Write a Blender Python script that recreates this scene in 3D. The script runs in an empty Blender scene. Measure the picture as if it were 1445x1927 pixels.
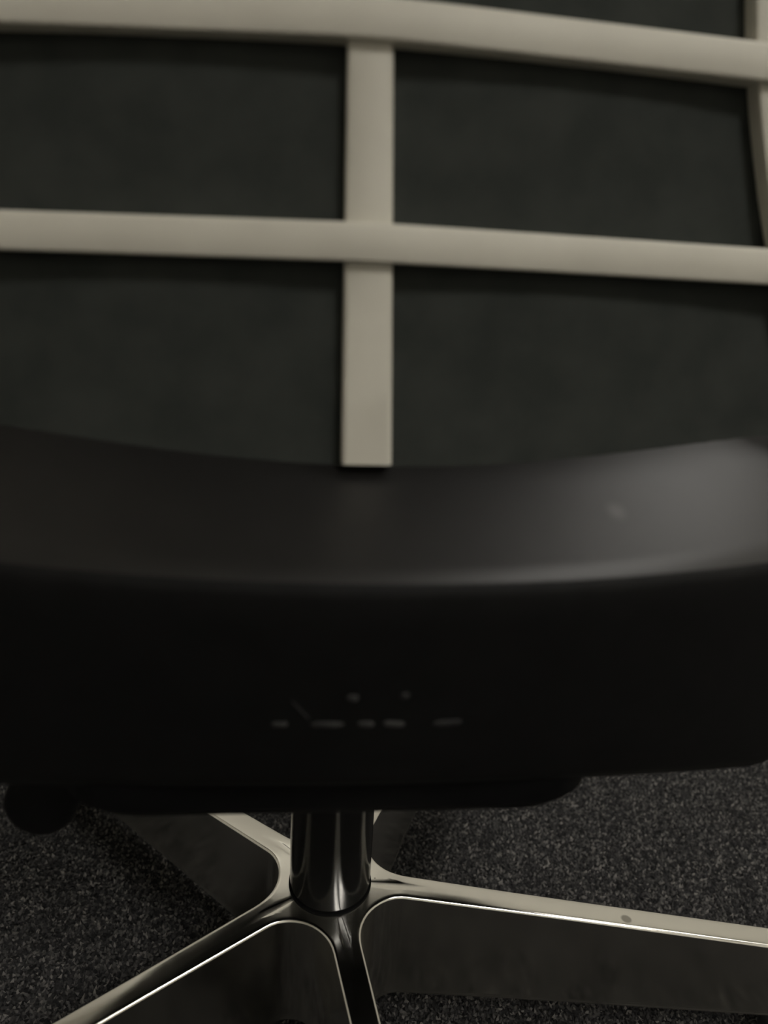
import bpy, bmesh, math
import numpy as np
from mathutils import Vector, Matrix

SC = bpy.context.scene
COL = SC.collection
R = math.radians

# ------------------------------------------------------------------ camera
PX_W, F_PX = 1445.0, 1336.0
cam_d = bpy.data.cameras.new('camera')
cam = bpy.data.objects.new('camera', cam_d)
COL.objects.link(cam)
SC.camera = cam
cam_d.sensor_fit = 'HORIZONTAL'
cam_d.sensor_width = 36.0
cam_d.lens = 36.0 * F_PX / PX_W
cam_d.clip_start = 0.01
PITCH, ROLL = R(19.65), R(3.2)
cam.location = (0.0250, -0.4091, 0.5773)
fwd = Vector((0, math.cos(PITCH), -math.sin(PITCH)))
rt0 = Vector((1, 0, 0)); up0 = rt0.cross(fwd)
rt = rt0 * math.cos(ROLL) + up0 * math.sin(ROLL)
up = -rt0 * math.sin(ROLL) + up0 * math.cos(ROLL)
cam.matrix_world = Matrix(((rt.x, up.x, -fwd.x, cam.location.x),
                           (rt.y, up.y, -fwd.y, cam.location.y),
                           (rt.z, up.z, -fwd.z, cam.location.z), (0, 0, 0, 1)))
cam_d.dof.use_dof = True
cam_d.dof.focus_distance = 0.545
cam_d.dof.aperture_fstop = 6.2

# ------------------------------------------------------------------ world, exposure
w = bpy.data.worlds.new('world'); SC.world = w; w.use_nodes = True
w.node_tree.nodes['Background'].inputs[0].default_value = (0.5, 0.55, 0.6, 1)
w.node_tree.nodes['Background'].inputs[1].default_value = 0.0
vs = SC.view_settings
SC.display_settings.display_device = 'sRGB'
vs.view_transform = 'Standard'; vs.look = 'None'; vs.gamma = 1.0
vs.use_curve_mapping = False
vs.exposure = 0.0

# ------------------------------------------------------------------ materials
def mat(name, col, rough=0.5, metal=0.0, spec=0.5, **kw):
    m = bpy.data.materials.new(name); m.use_nodes = True
    b = m.node_tree.nodes['Principled BSDF']
    b.inputs['Base Color'].default_value = (*col, 1)
    b.inputs['Roughness'].default_value = rough
    b.inputs['Metallic'].default_value = metal
    b.inputs['Specular IOR Level'].default_value = spec
    for k, v in kw.items():
        b.inputs[k.replace('_', ' ')].default_value = v
    return m

def nodes(m):
    return m.node_tree.nodes, m.node_tree.links, m.node_tree.nodes['Principled BSDF']

def add_noise_colour(m, c0, c1, scale, detail=4, bump=0.0, bump_dist=0.001, lo=0.35, hi=0.65, stretch=None):
    n, l, b = nodes(m)
    tc = n.new('ShaderNodeTexCoord'); mp = n.new('ShaderNodeMapping')
    if stretch: mp.inputs['Scale'].default_value = stretch
    nz = n.new('ShaderNodeTexNoise'); nz.inputs['Scale'].default_value = scale
    nz.inputs['Detail'].default_value = detail
    cr = n.new('ShaderNodeValToRGB')
    cr.color_ramp.elements[0].position = lo; cr.color_ramp.elements[0].color = (*c0, 1)
    cr.color_ramp.elements[1].position = hi; cr.color_ramp.elements[1].color = (*c1, 1)
    l.new(tc.outputs['Object'], mp.inputs['Vector']); l.new(mp.outputs['Vector'], nz.inputs['Vector'])
    l.new(nz.outputs['Fac'], cr.inputs['Fac']); l.new(cr.outputs['Color'], b.inputs['Base Color'])
    if bump:
        bp = n.new('ShaderNodeBump'); bp.inputs['Strength'].default_value = bump
        bp.inputs['Distance'].default_value = bump_dist
        l.new(nz.outputs['Fac'], bp.inputs['Height']); l.new(bp.outputs['Normal'], b.inputs['Normal'])
    return nz

M_lattice = mat('pale_plastic', (0.62, 0.585, 0.50), 0.55, spec=0.3)
add_noise_colour(M_lattice, (0.575, 0.553, 0.480), (0.615, 0.592, 0.515), 30, 3)
M_fabric = mat('dark_fabric', (0.04, 0.043, 0.038), 0.9, spec=0.15)
add_noise_colour(M_fabric, (0.030, 0.034, 0.031), (0.041, 0.045, 0.041), 45, 8, bump=0.4, bump_dist=0.0006)
M_shell = mat('black_shell', (0.006, 0.0056, 0.0053), 0.41, spec=0.66)
M_shell_noise = add_noise_colour(M_shell, (0.005, 0.0047, 0.0045), (0.007, 0.0066, 0.0063), 60, 6, bump=0.15, bump_dist=0.0004)
def smudge():
    n, l, b = nodes(M_shell)
    src = b.inputs['Base Color'].links[0].from_socket
    tc = n.new('ShaderNodeTexCoord'); mp = n.new('ShaderNodeMapping')
    mp.inputs['Location'].default_value = (-0.1035 / 0.006, 0.1490 / 0.006, 0)
    mp.inputs['Scale'].default_value = (1 / 0.006, 1 / 0.006, 0)
    l.new(tc.outputs['Object'], mp.inputs['Vector'])
    ln = n.new('ShaderNodeVectorMath'); ln.operation = 'LENGTH'; l.new(mp.outputs['Vector'], ln.inputs[0])
    r2 = n.new('ShaderNodeMapRange'); r2.interpolation_type = 'SMOOTHSTEP'
    r2.inputs['From Min'].default_value = 0.1; r2.inputs['From Max'].default_value = 1.0
    r2.inputs['To Min'].default_value = 0.5; r2.inputs['To Max'].default_value = 0.0
    l.new(ln.outputs['Value'], r2.inputs['Value'])
    mx = n.new('ShaderNodeMix'); mx.data_type = 'RGBA'
    l.new(r2.outputs['Result'], mx.inputs['Factor']); l.new(src, mx.inputs['A'])
    mx.inputs['B'].default_value = (0.09, 0.088, 0.085, 1)
    l.new(mx.outputs['Result'], b.inputs['Base Color'])
smudge()
M_matte = mat('matte_black_shell', (0.005, 0.005, 0.005), 0.7, spec=0.2)
add_noise_colour(M_matte, (0.0043, 0.0043, 0.0045), (0.0058, 0.0058, 0.006), 70, 5, bump=0.1, bump_dist=0.0003)
M_mech = mat('black_plastic', (0.004, 0.004, 0.0045), 0.65, spec=0.15)
add_noise_colour(M_mech, (0.0035, 0.0035, 0.004), (0.0045, 0.0045, 0.005), 80, 4)
M_letter = mat('glint_grey_lettering', (0.10, 0.10, 0.10), 0.5, spec=0.4)  # lighter grey paints in the glints on the raised strokes
add_noise_colour(M_letter, (0.015, 0.015, 0.016), (0.045, 0.045, 0.044), 90, 2)
M_column = mat('black_gloss_column', (0.010, 0.010, 0.010), 0.17, spec=0.5)
add_noise_colour(M_column, (0.011, 0.011, 0.011), (0.014, 0.014, 0.014), 12, 2)
M_gap = mat('seam_black', (0.004, 0.004, 0.004), 0.8, spec=0.1)
add_noise_colour(M_gap, (0.003, 0.003, 0.003), (0.005, 0.005, 0.005), 40, 2)
M_cushion = mat('seat_fabric', (0.02, 0.02, 0.02), 0.95, spec=0.1)
add_noise_colour(M_cushion, (0.017, 0.017, 0.017), (0.024, 0.024, 0.024), 300, 4, bump=0.3)
M_tyre = mat('caster_plastic', (0.015, 0.015, 0.016), 0.4)
add_noise_colour(M_tyre, (0.013, 0.013, 0.014), (0.018, 0.018, 0.019), 50, 3)
M_wall = mat('wall_paint', (0.78, 0.76, 0.70), 0.85, spec=0.2)
add_noise_colour(M_wall, (0.76, 0.74, 0.68), (0.80, 0.78, 0.72), 6, 6, bump=0.05)
M_ceil = mat('ceiling_paint', (0.82, 0.81, 0.77), 0.9, spec=0.1)
add_noise_colour(M_ceil, (0.80, 0.79, 0.75), (0.84, 0.83, 0.79), 8, 6)

# polished aluminium with a couple of dried marks on it
M_alu = mat('polished_aluminium', (0.80, 0.785, 0.73), 0.13, 1.0)
def build_alu():
    n, l, b = nodes(M_alu)
    tc = n.new('ShaderNodeTexCoord')
    nz = n.new('ShaderNodeTexNoise'); nz.inputs['Scale'].default_value = 35; nz.inputs['Detail'].default_value = 6
    l.new(tc.outputs['Object'], nz.inputs['Vector'])
    mr = n.new('ShaderNodeMapRange')
    mr.inputs['From Min'].default_value = 0.3; mr.inputs['From Max'].default_value = 0.75
    mr.inputs['To Min'].default_value = 0.13; mr.inputs['To Max'].default_value = 0.24
    l.new(nz.outputs['Fac'], mr.inputs['Value']); l.new(mr.outputs['Result'], b.inputs['Roughness'])
    prev = None
    for (x, y, sx, sy) in MARKS:
        mp = n.new('ShaderNodeMapping'); mp.vector_type = 'POINT'
        mp.inputs['Location'].default_value = (-x / sx, -y / sy, 0)
        mp.inputs['Scale'].default_value = (1 / sx, 1 / sy, 0)
        l.new(tc.outputs['Object'], mp.inputs['Vector'])
        ln = n.new('ShaderNodeVectorMath'); ln.operation = 'LENGTH'
        l.new(mp.outputs['Vector'], ln.inputs[0])
        r2 = n.new('ShaderNodeMapRange')
        r2.inputs['From Min'].default_value = 0.75; r2.inputs['From Max'].default_value = 1.1
        r2.inputs['To Min'].default_value = 0.62; r2.inputs['To Max'].default_value = 0.0
        l.new(ln.outputs['Value'], r2.inputs['Value'])
        if prev is None: prev = r2.outputs['Result']
        else:
            mx = n.new('ShaderNodeMath'); mx.operation = 'MAXIMUM'
            l.new(prev, mx.inputs[0]); l.new(r2.outputs['Result'], mx.inputs[1]); prev = mx.outputs[0]
    mix = n.new('ShaderNodeMix'); mix.data_type = 'RGBA'
    mix.inputs['A'].default_value = (0.80, 0.785, 0.73, 1); mix.inputs['B'].default_value = (0.12, 0.11, 0.09, 1)
    l.new(prev, mix.inputs['Factor']); l.new(mix.outputs['Result'], b.inputs['Base Color'])
MARKS = [(0.2245, -0.0045, 0.0042, 0.0035), (0.0336, 0.0043, 0.0008, 0.0008)]
build_alu()

# carpet: speckled charcoal, one tone per tuft
def carpet_material(name, per_tuft):
    m = mat(name, (0.04, 0.04, 0.04), 0.95, spec=0.05)
    n, l, b = nodes(m)
    cr = n.new('ShaderNodeValToRGB'); e = cr.color_ramp.elements
    e[0].position = 0.0; e[0].color = (0.018, 0.0175, 0.018, 1)
    e[1].position = 1.0; e[1].color = (0.18, 0.171, 0.160, 1)
    k = e.new(0.55); k.color = (0.044, 0.043, 0.043, 1)
    k = e.new(0.85); k.color = (0.092, 0.089, 0.086, 1)
    if per_tuft:
        g = n.new('ShaderNodeNewGeometry'); l.new(g.outputs['Random Per Island'], cr.inputs['Fac'])
    else:
        tc = n.new('ShaderNodeTexCoord'); wn = n.new('ShaderNodeTexVoronoi')
        wn.inputs['Scale'].default_value = 330
        l.new(tc.outputs['Object'], wn.inputs['Vector'])
        sp = n.new('ShaderNodeSeparateColor'); l.new(wn.outputs['Color'], sp.inputs['Color'])
        l.new(sp.outputs['Red'], cr.inputs['Fac'])
        bp = n.new('ShaderNodeBump'); bp.inputs['Strength'].default_value = 0.8; bp.inputs['Distance'].default_value = 0.002
        l.new(wn.outputs['Distance'], bp.inputs['Height']); l.new(bp.outputs['Normal'], b.inputs['Normal'])
    if not per_tuft:  # flat carpet: shading between tufts put into a darker colour
        for el in e: el.color = [c * 0.7 for c in el.color[:3]] + [1]
    l.new(cr.outputs['Color'], b.inputs['Base Color'])
    return m
M_carpet = carpet_material('carpet', False)
M_pile = carpet_material('carpet_pile', True)

# ------------------------------------------------------------------ helpers
def link(name, me, material, parent=None, smooth=True, sharp=35, rotz=0.0, weighted=False):
    o = bpy.data.objects.new(name, me); COL.objects.link(o)
    me.materials.append(material)
    if smooth:
        me.polygons.foreach_set('use_smooth', [True] * len(me.polygons))
        me.set_sharp_from_angle(angle=R(sharp))
    if parent: o.parent = parent
    o.rotation_euler = (0, 0, rotz)
    if weighted:
        wm = o.modifiers.new('normals', 'WEIGHTED_NORMAL'); wm.keep_sharp = True
    return o

def mesh(name, verts, faces):
    me = bpy.data.meshes.new(name)
    me.from_pydata([tuple(v) for v in verts], [], faces)
    bm = bmesh.new(); bm.from_mesh(me)
    bmesh.ops.recalc_face_normals(bm, faces=bm.faces)
    bm.to_mesh(me); bm.free(); me.update()
    return me

def rings_mesh(name, rings, cap=True):
    """closed rings of equal length joined into a skin"""
    n = len(rings[0]); V = [p for r in rings for p in r]; Fc = []
    for i in range(len(rings) - 1):
        for j in range(n):
            a = i * n + j; b = i * n + (j + 1) % n
            Fc.append((a, b, b + n, a + n))
    if cap:
        Fc.append(tuple(range(n))); Fc.append(tuple(range((len(rings) - 1) * n, len(rings) * n)))
    return mesh(name, V, Fc)

def lathe(name, prof, seg=64, axis_xy=(0, 0)):
    rings = [[(axis_xy[0] + r * math.cos(2 * math.pi * j / seg), axis_xy[1] + r * math.sin(2 * math.pi * j / seg), z)
              for j in range(seg)] for r, z in prof]
    return rings_mesh(name, rings)

def box_mesh(name, lo, hi, bev=0.0, seg=3):
    bm = bmesh.new(); bmesh.ops.create_cube(bm, size=1)
    for v in bm.verts:
        v.co = [lo[i] + (v.co[i] + .5) * (hi[i] - lo[i]) for i in range(3)]
    if bev: bmesh.ops.bevel(bm, geom=bm.edges[:], offset=bev, segments=seg, profile=.5, affect='EDGES')
    me = bpy.data.meshes.new(name); bm.to_mesh(me); bm.free()
    return me

def structure(name, lo, hi, m):
    o = link(name, box_mesh(name, lo, hi), m, smooth=False); o['kind'] = 'structure'
    return o

# ------------------------------------------------------------------ room
X0, X1, Y0, Y1, HT = -2.4, 2.4, -2.8, 1.4, 2.6
FLOOR = structure('floor', (X0, Y0, -0.1), (X1, Y1, 0.0), M_carpet)
structure('ceiling', (X0, Y0, HT), (X1, Y1, HT + 0.1), M_ceil)
structure('wall_left', (X0 - 0.1, Y0, 0), (X0, Y1, HT), M_wall)
structure('wall_right', (X1, Y0, 0), (X1 + 0.1, Y1, HT), M_wall)
structure('wall_front', (X0, Y1, 0), (X1, Y1 + 0.1, HT), M_wall)
structure('wall_back', (X0, Y0 - 0.1, 0), (X1, Y0, HT), M_wall)

# carpet pile: small leaning tufts around the chair
def make_pile():
    rng = np.random.default_rng(4)
    sp = 0.0029
    gx = np.arange(-0.80, 0.80, sp); gy = np.arange(-0.62, 0.98, sp)
    X, Y = np.meshgrid(gx, gy); N = X.size
    X = X.ravel() + rng.uniform(-1, 1, N) * sp * 0.55; Y = Y.ravel() + rng.uniform(-1, 1, N) * sp * 0.55
    a = rng.uniform(0, 2 * np.pi, N); wd = sp * rng.uniform(0.42, 0.72, N)
    h = rng.uniform(0.0018, 0.0042, N); lx = rng.normal(0, 0.0011, N); ly = rng.normal(0, 0.0011, N)
    co = np.zeros((N, 4, 3), np.float32)
    for k in range(3):
        t = a + k * 2 * np.pi / 3
        co[:, k, 0] = X + wd * np.cos(t); co[:, k, 1] = Y + wd * np.sin(t); co[:, k, 2] = 0.0002
    co[:, 3, 0] = X + lx; co[:, 3, 1] = Y + ly; co[:, 3, 2] = h
    tri = np.array([[0, 1, 3], [1, 2, 3], [2, 0, 3]])
    idx = (np.arange(N)[:, None, None] * 4 + tri[None]).reshape(-1).astype(np.int32)
    me = bpy.data.meshes.new('carpet_pile')
    nf = N * 3
    me.vertices.add(N * 4); me.vertices.foreach_set('co', co.ravel())
    me.loops.add(nf * 3); me.loops.foreach_set('vertex_index', idx)
    me.polygons.add(nf)
    me.polygons.foreach_set('loop_start', np.arange(0, nf * 3, 3, dtype=np.int32))
    me.polygons.foreach_set('loop_total', np.full(nf, 3, np.int32))
    me.update(calc_edges=True)
    o = link('carpet_pile', me, M_pile, FLOOR, smooth=False)
    o['kind'] = 'stuff'
    o['label'] = 'speckled charcoal carpet pile under the chair'
make_pile()

# ceiling luminaires: unseen, placed to give the shading and reflections
def ceiling_light(x, y, power, label, on=True, sx=0.6, sy=0.6):
    e = bpy.data.objects.new('ceiling_light', None); COL.objects.link(e); e.location = (x, y, HT)
    e['label'] = label; e['category'] = 'light'; e['group'] = 'ceiling light panels'
    fr = mat('light_frame', (0.7, 0.7, 0.68), 0.5)
    add_noise_colour(fr, (0.68, 0.68, 0.66), (0.72, 0.72, 0.70), 20, 2)
    hx, hy, t = sx / 2, sy / 2, 0.02
    V = [(-hx - t, -hy - t, 0), (hx + t, -hy - t, 0), (hx + t, hy + t, 0), (-hx - t, hy + t, 0),
         (-hx - t, -hy - t, -.02), (hx + t, -hy - t, -.02), (hx + t, hy + t, -.02), (-hx - t, hy + t, -.02),
         (-hx, -hy, -.02), (hx, -hy, -.02), (hx, hy, -.02), (-hx, hy, -.02),
         (-hx, -hy, -.012), (hx, -hy, -.012), (hx, hy, -.012), (-hx, hy, -.012)]
    Fc = []
    for a in (0, 4, 8):
        for j in range(4):
            k = (j + 1) % 4; Fc.append((a + j, a + k, a + 4 + k, a + 4 + j))
    link('frame', mesh('frame', V, Fc), fr, e, smooth=False)
    dm = mat('light_diffuser', (0.8, 0.8, 0.78), 0.6)
    add_noise_colour(dm, (0.79, 0.79, 0.77), (0.81, 0.81, 0.79), 20, 2)
    _, _, b = nodes(dm)
    b.inputs['Emission Color'].default_value = (1.0, 0.965, 0.91, 1)
    b.inputs['Emission Strength'].default_value = power
    link('diffuser', box_mesh('diffuser', (-hx, -hy, -.012), (hx, hy, -.008)), dm, e, smooth=False)
    return e
ceiling_light(1.40, 0.20, 5.0, 'long ceiling light panel over the right side of the room', sx=1.2)
ceiling_light(1.15, -1.6, 27.0, 'square ceiling light panel behind the back of the chair')
ceiling_light(-0.5, 0.95, 13.0, 'added square ceiling panel brightening the wall in front of the chair')  # added panel, brightens the front wall and the carpet at left

# ------------------------------------------------------------------ the chair
chair = bpy.data.objects.new('office_chair', None); COL.objects.link(chair)
chair['label'] = 'black swivel office chair with pale lattice back on a polished five-star base'
chair['category'] = 'chair'
PSI = R(6.0)            # the seat is swivelled a little against the base
HZ = 0.135              # top of the hub

# --- star base: one polished casting
def top_z(r):
    return HZ - 0.096 * max(0.0, r - 0.052) - (0.0 if r < 0.052 else 0.0)
def star_base():
    hw, rho, tip = 0.0104, 0.0316, 0.335
    half = math.pi / 5
    rc = (hw + rho) / math.sin(half)
    tl = (hw + rho) / math.tan(half)
    phi0 = R(-0.6)
    out = []                      # (x, y, nx, ny)
    ts = [tl, 0.075, 0.10, 0.14, 0.19, 0.24, 0.29, 0.34, 0.392]
    def hwid(t):                  # leg narrows slightly outwards
        return hw - 0.0012 * min(1, max(0, (t - tl) / 0.1))
    tipn = 8
    arcn = 14
    sectors = []
    for i in range(5):
        a = phi0 + i * 2 * half
        ux, uy = math.cos(a), math.sin(a); vx, vy = -uy, ux
        leg = []
        for t in ts:                                  # right edge outwards
            h_ = hwid(t); leg.append((ux * t - vx * h_, uy * t - vy * h_, -vx, -vy))
        h_ = hwid(0.392)
        for j in range(1, tipn):
            b = -math.pi / 2 + math.pi * j / tipn
            cx, cy = math.cos(b), math.sin(b)
            nx, ny = ux * cx + vx * cy, uy * cx + vy * cy
            leg.append((ux * 0.392 + nx * h_, uy * 0.392 + ny * h_, nx, ny))
        for t in reversed(ts):
            h_ = hwid(t); leg.append((ux * t + vx * h_, uy * t + vy * h_, vx, vy))
        m = a + half                                  # fillet centre between this leg and the next
        fx, fy = rc * math.cos(m), rc * math.sin(m)
        a0 = a - math.pi / 2; a1 = a + 2 * half + math.pi / 2
        # normals point from the fillet centre inwards -> outward normal of the solid is towards the centre
        s = math.atan2(-vy, -vx)
        span = math.pi - 2 * half
        for j in range(1, arcn):
            b = s - span * j / arcn
            leg.append((fx + rho * math.cos(b), fy + rho * math.sin(b), -math.cos(b), -math.sin(b)))
        sectors.append(leg)
    out = [p for s_ in sectors for p in s_]
    n = len(out)
    bev = 0.0026
    prof = []                     # (inset, dz, mode)
    for q in (0.0084, 0.0068, 0.0052, 0.0038):
        prof.append((q, 0.0, -5.2 * (0.0096 - q) ** 2))
    for k in range(0, 6):
        t = (math.pi / 2) * k / 5
        prof.append((bev * (1 - math.sin(t)), -bev * (1 - math.cos(t)), -5.2 * 0.0070 ** 2))
    V = []; Fc = []
    for ins, dz, cr in prof:
        for x, y, nx, ny in out:
            r = math.hypot(x, y); k = min(1.0, max(0.0, (r - 0.058) / 0.05))
            V.append((x - nx * ins, y - ny * ins, top_z(r) + dz + cr * k))
    def web_z(r): return 0.0435
    for ofs, frac in ((0.0, 0.04), (0.0028, 0.5), (0.0052, 0.95), (0.0060, 0.965), (0.0061, 0.985), (0.0048, 1.0)):
        for x, y, nx, ny in out:
            r = math.hypot(x, y); z0 = top_z(r) - bev; z1 = web_z(r)
            V.append((x + nx * ofs, y + ny * ofs, z0 + (z1 - z0) * frac))
    nr = len(prof) + 6
    for i in range(nr - 1):
        for j in range(n):
            a = i * n + j; b = i * n + (j + 1) % n
            Fc.append((a, b, b + n, a + n))
    # top: legs as quads across, hub as a fan
    per = len(sectors[0]); nt = len(ts)
    c0 = len(V); V.append((0, 0, HZ))
    hub = []
    for i in range(5):
        base = i * per
        L = base; Rr = base + 2 * nt + tipn - 2      # first right pt, last left pt
        cnt = 2 * nt + tipn - 1
        seq = list(range(base, base + cnt))
        for q in range(cnt // 2):
            a, b = seq[q], seq[q + 1]; c, d = seq[cnt - 1 - q], seq[cnt - 2 - q]
            if len({a, b, c, d}) == 4: Fc.append((a, b, d, c))
            elif b == d: Fc.append((a, b, c))
        hub += [seq[0], seq[-1]] + list(range(base + cnt, base + per))
    for q in range(len(hub)):
        Fc.append((hub[q], hub[(q + 1) % len(hub)], c0))
    # underside closed
    last = (nr - 1) * n
    c1 = len(V); V.append((0, 0, 0.055))
    for j in range(n):
        Fc.append((last + j, last + (j + 1) % n, c1))
    return mesh('star_base', V, Fc)
base = link('star_base', star_base(), M_alu, chair, sharp=40, weighted=True)
base['label'] = 'polished aluminium five-star base with deep tapering arms'

# casters under the arm tips
def caster(ang, r=0.370):
    cx, cy = r * math.cos(ang), r * math.sin(ang)
    ca, sa = math.cos(ang + 0.9), math.sin(ang + 0.9)
    prof = [(0.0005, .0065), (.004, .0075), (.0155, .007), (.0185, .005), (.0195, .002), (.0195, -.002), (.0185, -.005), (.0155, -.007), (.004, -.0075), (.0005, -.0065)]
    V = []; Fc = []
    for side in (-1, 1):
        rings = []
        for rr, o in prof:
            ring = []
            for j in range(24):
                t = 2 * math.pi * j / 24
                lx, ly, lz = rr * math.cos(t), side * 0.0115 + o, 0.0245 + rr * math.sin(t)
                ring.append((cx + lx * ca - ly * sa, cy + lx * sa + ly * ca, lz))
            rings.append(ring)
        b0 = len(V); V += [p for q in rings for p in q]
        for i in range(len(rings) - 1):
            for j in range(24):
                a = b0 + i * 24 + j; b = b0 + i * 24 + (j + 1) % 24
                Fc.append((a, b, b + 24, a + 24))
        Fc.append(tuple(range(b0, b0 + 24))); Fc.append(tuple(range(b0 + (len(rings) - 1) * 24, b0 + len(rings) * 24)))
    b0 = len(V)                                  # axle stem
    for z in (0.02, 0.075):
        for j in range(12):
            t = 2 * math.pi * j / 12; V.append((cx + .0035 * math.cos(t), cy + .0035 * math.sin(t), z))
    for j in range(12):
        k = (j + 1) % 12; Fc.append((b0 + j, b0 + k, b0 + 12 + k, b0 + 12 + j))
    return link('caster', mesh('caster', V, Fc), M_tyre, base)
for i in range(5): caster(R(-0.6) + i * 2 * math.pi / 5)

# --- gas column
col_o = link('column', lathe('column', [(0.0005, HZ - .02), (0.0292, HZ - .02), (0.0292, HZ + 0.0012), (0.0297, HZ + .0022), (0.0300, HZ + .004),
                                        (0.0300, 0.24), (0.0298, 0.30), (0.0290, 0.345), (0.0005, 0.345)], 96), M_column, chair, sharp=50)
link('seam_ring', lathe('seam_ring', [(0.0285, HZ - .004), (0.0309, HZ - .004), (0.0309, HZ + .0006), (0.0303, HZ + .0012), (0.0285, HZ + .0012)], 96), M_gap, col_o)

# --- seat shell: a dark moulded tray that wraps round the back of the seat
def outline(nrear=48):
    P = []
    for i in range(nrear + 1):
        x = -0.25 + 0.50 * i / nrear; P.append((x, -0.19 + 0.9 * x * x))
    def bez(a, b, c, d, n):
        for i in range(1, n + 1):
            t = i / n; s = 1 - t
            P.append(tuple(s**3 * a[k] + 3 * s * s * t * b[k] + 3 * s * t * t * c[k] + t**3 * d[k] for k in range(2)))
    bez((.25, -.13375), (.270, -.125), (.284, -.108), (.285, -.08), 10)
    bez((.285, -.08), (.286, -.03), (.270, .06), (.260, .12), 8)
    bez((.260, .12), (.255, .190), (.23, .208), (.16, .216), 10)
    bez((.16, .216), (.06, .225), (-.06, .225), (-.16, .216), 10)
    bez((-.16, .216), (-.23, .208), (-.255, .190), (-.260, .12), 10)
    bez((-.260, .12), (-.270, .06), (-.286, -.03), (-.285, -.08), 8)
    bez((-.285, -.08), (-.284, -.108), (-.270, -.125), (-.25, -.13375), 10)
    return P[:-1]
OUT = outline()
def out_normals(P):
    n = len(P); N = []
    for i in range(n):
        dx = P[(i + 1) % n][0] - P[i - 1][0]; dy = P[(i + 1) % n][1] - P[i - 1][1]
        L = math.hypot(dx, dy); N.append((dy / L, -dx / L))
    return N
ON = out_normals(OUT)
def seat_shell():
    prof = [(0.085, 1.0), (0.06, .73), (0.04, .50), (0.022, .28), (0.010, .125), (0.0055, .055)]
    rings = []
    for ins, fr in prof:
        ring = []
        for (x, y), (nx, ny) in zip(OUT, ON):
            sl = 0.383 + (10.2 + 4 * x) * min(x * x, 0.06) * min(1.0, max(0.0, (0.02 - y) / 0.13)) - 0.2 * min(1.0, max(0.0, y / 0.12))
            ring.append((x - nx * ins, y - ny * ins, 0.4710 + ins * (sl + 0.03) * (0.86 + 0.14 * fr)))
        rings.append(ring)
    lower = [(0.0024, .4710), (0.0006, .4690), (0.0, .466), (0.0015, .455), (0.006, .432), (0.0125, .405), (0.019, .382), (0.024, .369), (0.030, .3615), (0.040, .358), (0.13, .352)]
    for ins, z in lower:
        ring = []
        for (x, y), (nx, ny) in zip(OUT, ON):
            dr = 0.6 * min(x * x, 0.055) * min(1.0, max(0.0, (0.45 - z) / 0.09)) * min(1.0, max(0.0, (0.05 - y) / 0.12))
            ring.append((x - nx * ins, y - ny * ins, z - dr))
        rings.append(ring)
    k = len(prof) + 1
    return rings_mesh('seat_shell', rings[k - 1:]), rings_mesh('shelf', rings[:k])
sm, rm = seat_shell()
shell = link('seat_shell', sm, M_matte, chair, rotz=PSI, sharp=60)
shell['label'] = 'matte black seat shell with faint lettering on its rear face'
shelf = link('shelf', rm, M_shell, chair, rotz=PSI, sharp=60)
shelf['label'] = 'satin dark shelf sloping down behind the back'

# faint raised lettering on the rear of the shell: only strokes can be told apart
def shell_rear(x, z):
    lower = [(0.468, 0.0), (.455, .0015), (.432, .006), (.405, .0125), (.382, .019)]
    zs = [a for a, _ in lower][::-1]; ins = [b for _, b in lower][::-1]
    i_ = float(np.interp(z, zs, ins))
    return -0.19 + 0.9 * x * x + i_
def letter_stroke(xa, za, xb, zb, wd):
    n = 8; rings = []
    for i in range(n + 1):
        t = i / n; x = xa + (xb - xa) * t; z = za + (zb - za) * t
        e = math.sqrt(max(0.05, 1 - (2 * t - 1) ** 4))
        d = Vector((xb - xa, 0, zb - za)).normalized(); pz = Vector((-d.z, 0, d.x))
        y = shell_rear(x, z); ring = []
        for j in range(10):
            a = 2 * math.pi * j / 10
            q = Vector((x, y, z)) + pz * (wd / 2 * e * math.cos(a)) + Vector((0, 1, 0)) * (0.0009 * e * math.sin(a))
            ring.append(tuple(q))
        rings.append(ring)
    return link('letter_stroke', rings_mesh('letter_stroke', rings), M_letter, shell)
for s in [(-.0325, .4094, -.0262, .4096, .0028), (-.0175, .4096, -.0045, .4098, .0032), (.0008, .4099, .0072, .4096, .0032),
          (.0108, .4101, .0196, .4092, .0032), (.0305, .4090, .0425, .4094, .0032), (-.0042, .4242, .0004, .4240, .0034),
          (.0160, .4246, .0198, .4252, .0034), (-.0250, .4225, -.0180, .4125, .0007)]:
    letter_stroke(s[0], s[1] - .0035, s[2], s[3] - .0035, s[4])

# --- seat cushion
def cushion():
    rings = []
    pts = []
    for (x, y), (nx, ny) in zip(OUT, ON):
        px, py = x - nx * 0.03, max(y - ny * 0.03, -0.085 + 0.3 * x * x)
        pts.append((px, py))
    cx, cy = 0.0, 0.09
    for sc, z in ((0.5, .46), (.93, .462), (.98, .47), (1.0, .485), (.985, .502), (.94, .514), (.85, .520), (.5, .516)):
        rings.append([(cx + (x - cx) * sc, cy + (y - cy) * sc, z) for x, y in pts])
    return rings_mesh('seat_cushion', rings)
link('seat_cushion', cushion(), M_cushion, chair, rotz=PSI, sharp=60)

# --- added unseen grey pan, lightens the seat's reflection in the base arms
def pan():
    rings = []
    for ins, z in ((0.10, .3535), (0.060, .3535), (0.056, .3515), (0.058, .3492), (0.10, .3480)):
        rings.append([(x - nx * ins, y - ny * ins, z) for (x, y), (nx, ny) in zip(OUT, ON)])
    return rings_mesh('reflection_pan', rings)
M_pan = mat('grey_pan', (0.10, 0.10, 0.095), 0.7, spec=0.3)
add_noise_colour(M_pan, (0.09, 0.09, 0.086), (0.11, 0.11, 0.105), 30, 4)
link('reflection_pan', pan(), M_pan, chair, rotz=PSI, sharp=60)

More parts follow.
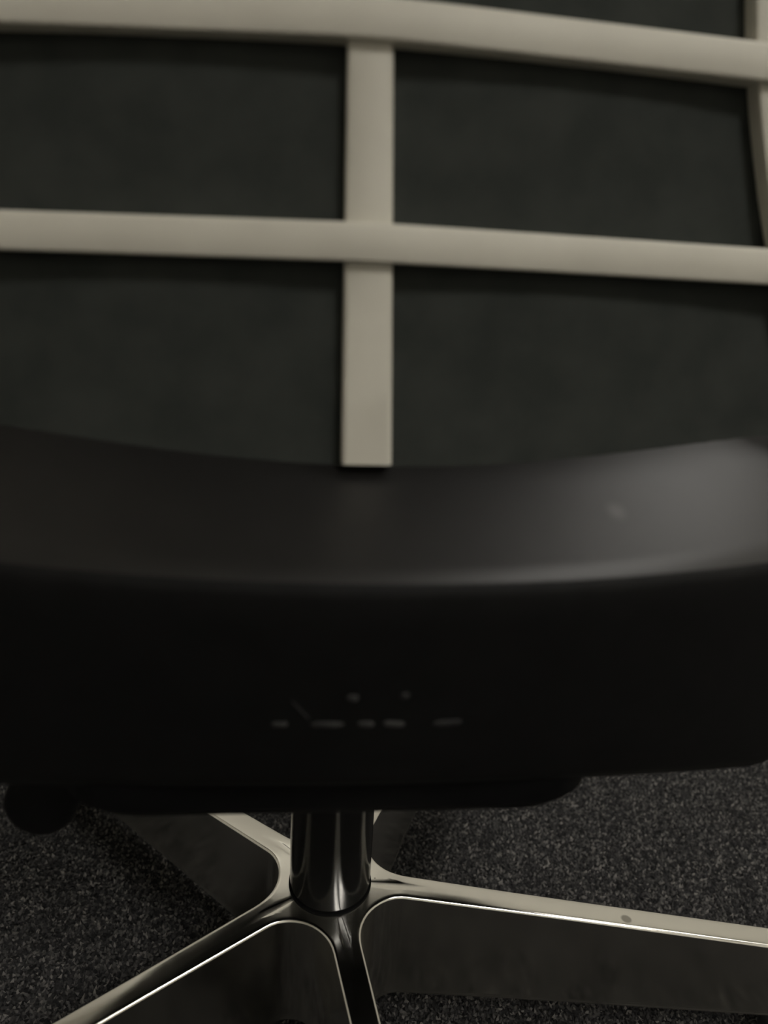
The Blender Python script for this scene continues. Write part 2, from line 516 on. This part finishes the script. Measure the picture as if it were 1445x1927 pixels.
# --- tilt mechanism under the shell
def mechanism():
    rings = []
    def ring(hx, y0, y1, z, r):
        P = []
        for cx, cy, a0 in ((hx - r, y1 - r, 0), (-hx + r, y1 - r, 90), (-hx + r, y0 + r, 180), (hx - r, y0 + r, 270)):
            for j in range(8):
                a = R(a0 + 90 * j / 7); P.append((cx + r * math.cos(a), cy + r * math.sin(a), z))
        return P
    for hx, y0, y1, z, r in ((.118, -.152, .11, .364, .03), (.117, -.151, .108, .350, .03), (.112, -.147, .105, .343, .03),
                             (.102, -.140, .10, .3375, .03), (.088, -.12, .08, .3350, .03), (.055, -.07, .06, .3340, .03)):
        rings.append([(x * 1.08 - .006, y, zz - .008 if zz < .36 else zz) for x, y, zz in ring(hx, y0, y1, z, r)])
    return rings_mesh('tilt_mechanism', rings)
link('tilt_mechanism', mechanism(), M_mech, chair, rotz=PSI, sharp=60)
def lever():
    V = []; rings = []
    # paddle along y, rounded section
    for i in range(13):
        t = i / 12; e = math.sqrt(max(0.0, 1 - (2 * t - 1) ** 4)) * .98 + .02
        ring = []
        for j in range(20):
            a = 2 * math.pi * j / 20
            dx = .0185 * e * math.cos(a); dz = .0215 * e * math.sin(a)
            ring.append((-.152 + dx + 0.25 * max(0, dz) , -.118 + .034 * t, .3115 + dz))
        rings.append(ring)
    return rings_mesh('lever', rings)
lv = link('adjustment_lever', lever(), M_mech, chair, rotz=PSI, sharp=60)
link('lever_arm', box_mesh('lever_arm', (-.158, -.112, .315), (-.100, -.094, .3555), .004), M_mech, lv)

# --- back: dark fabric panel with a pale lattice in front of it
def back_y(x, z):
    return -0.125 + 0.078 * (math.sqrt(x * x + 1.0e-4) - 0.01) + 0.2 * (z - 0.55) - 0.55 * max(0.0, z - 0.66) ** 2
def skew(x, z):                 # the back sits about one degree askew
    return x + 0.0025 - 0.022 * (z - 0.52), z + 0.010 * x
RZ = [.46, .50, .5475, .59, .62, .65, .6819, .75, .85, .95, 1.0]
RX = [.222, .209, .1895, .1735, .1655, .1590, .1545, .150, .148, .144, .141]
def rail_x(z): return float(np.interp(z, RZ, RX))
def rail_s(z):
    return (rail_x(z - .012) + rail_x(z) + rail_x(z + .012)) / 3

def panel():
    nx, nz = 40, 48; V = []; Fc = []
    for th in (0.0085, 0.0185):
        for k in range(nz + 1):
            z = 0.462 + (0.985 - 0.462) * k / nz
            hx = rail_s(z) + 0.030
            if k > nz - 4: hx -= 0.004 * (k - nz + 4) ** 2 / 2
            for i in range(nx + 1):
                x = -hx + 2 * hx * i / nx
                xs, zs = skew(x, z)
                yq = back_y(0, z) + 0.5 * x * x
                V.append((xs, max(yq + th, back_y(x, z) + th - 0.004), zs))
    n1 = (nx + 1) * (nz + 1)
    for s in (0, n1):
        for k in range(nz):
            for i in range(nx):
                a = s + k * (nx + 1) + i
                Fc.append((a, a + 1, a + nx + 2, a + nx + 1))
    def edge(a, b): Fc.append((a, b, b + n1, a + n1))
    for i in range(nx): edge(i, i + 1); edge(nz * (nx + 1) + i, nz * (nx + 1) + i + 1)
    for k in range(nz): edge(k * (nx + 1), (k + 1) * (nx + 1)); edge(k * (nx + 1) + nx, (k + 1) * (nx + 1) + nx)
    return mesh('back_panel', V, Fc)
pn = link('back_panel', panel(), M_fabric, chair, rotz=PSI, sharp=60)
pn['label'] = 'dark greenish grey fabric back panel'

def strip(name, path, half_w, front, depth, across):
    """bar following the back surface; path = [(x, z)], across = function giving the unit width direction (x, z)"""
    b = 0.0016
    sec = [(-1, 0, depth), (-1, 0, b), (-1, .35, b * .35), (-1, 1, 0), (1, 1, 0), (1, .35, b * .35), (1, 0, b), (1, 0, depth)]
    rings = []
    for i, (x, z) in enumerate(path):
        ax, az = across(i); h = half_w(x, z); ring = []
        for sg, ins, d in sec:
            o = sg * (h - ins * b)
            px, pz = x + ax * o, z + az * o
            xs, zs = skew(px, pz)
            ring.append((xs, back_y(px, pz) + front + d, zs))
        rings.append(ring)
    return link(name, rings_mesh(name, rings), M_lattice, chair, rotz=PSI, sharp=30, weighted=False)

# upright strips
zz = [0.4985 + (0.972 - 0.4985) * i / 60 for i in range(61)]
strip('upright_strip', [(0, z) for z in zz], lambda x, z: 0.0102 - 0.0105 * min(.15, max(0, z - .5)), 0.0005, 0.009, lambda i: (1, 0))
for s in (-1, 1):
    pth = [(s * (rail_s(z) + 0.0095), z) for z in [0.475 + (0.972 - 0.475) * i / 60 for i in range(61)]]
    strip('upright_strip', pth, lambda x, z: 0.0095, 0.0005, 0.009, lambda i: (1, 0))
# cross bars, lying over the uprights
for zc, hh in ((0.5820, .0071), (0.6590, .0071), (0.736, .0071), (0.813, .0071), (0.890, .0071), (0.965, .0071)):
    hx = rail_s(zc) + 0.022
    xs_ = [-hx + 2 * hx * i / 64 for i in range(65)]
    pth = [(x, zc + 0.0006 - 0.012 * (math.sqrt(x * x + 1.0e-4) - 0.01)) for x in xs_]
    strip('cross_bar', pth, lambda x, z, hh=hh: hh, -0.0042, 0.0135, lambda i: (0, 1))
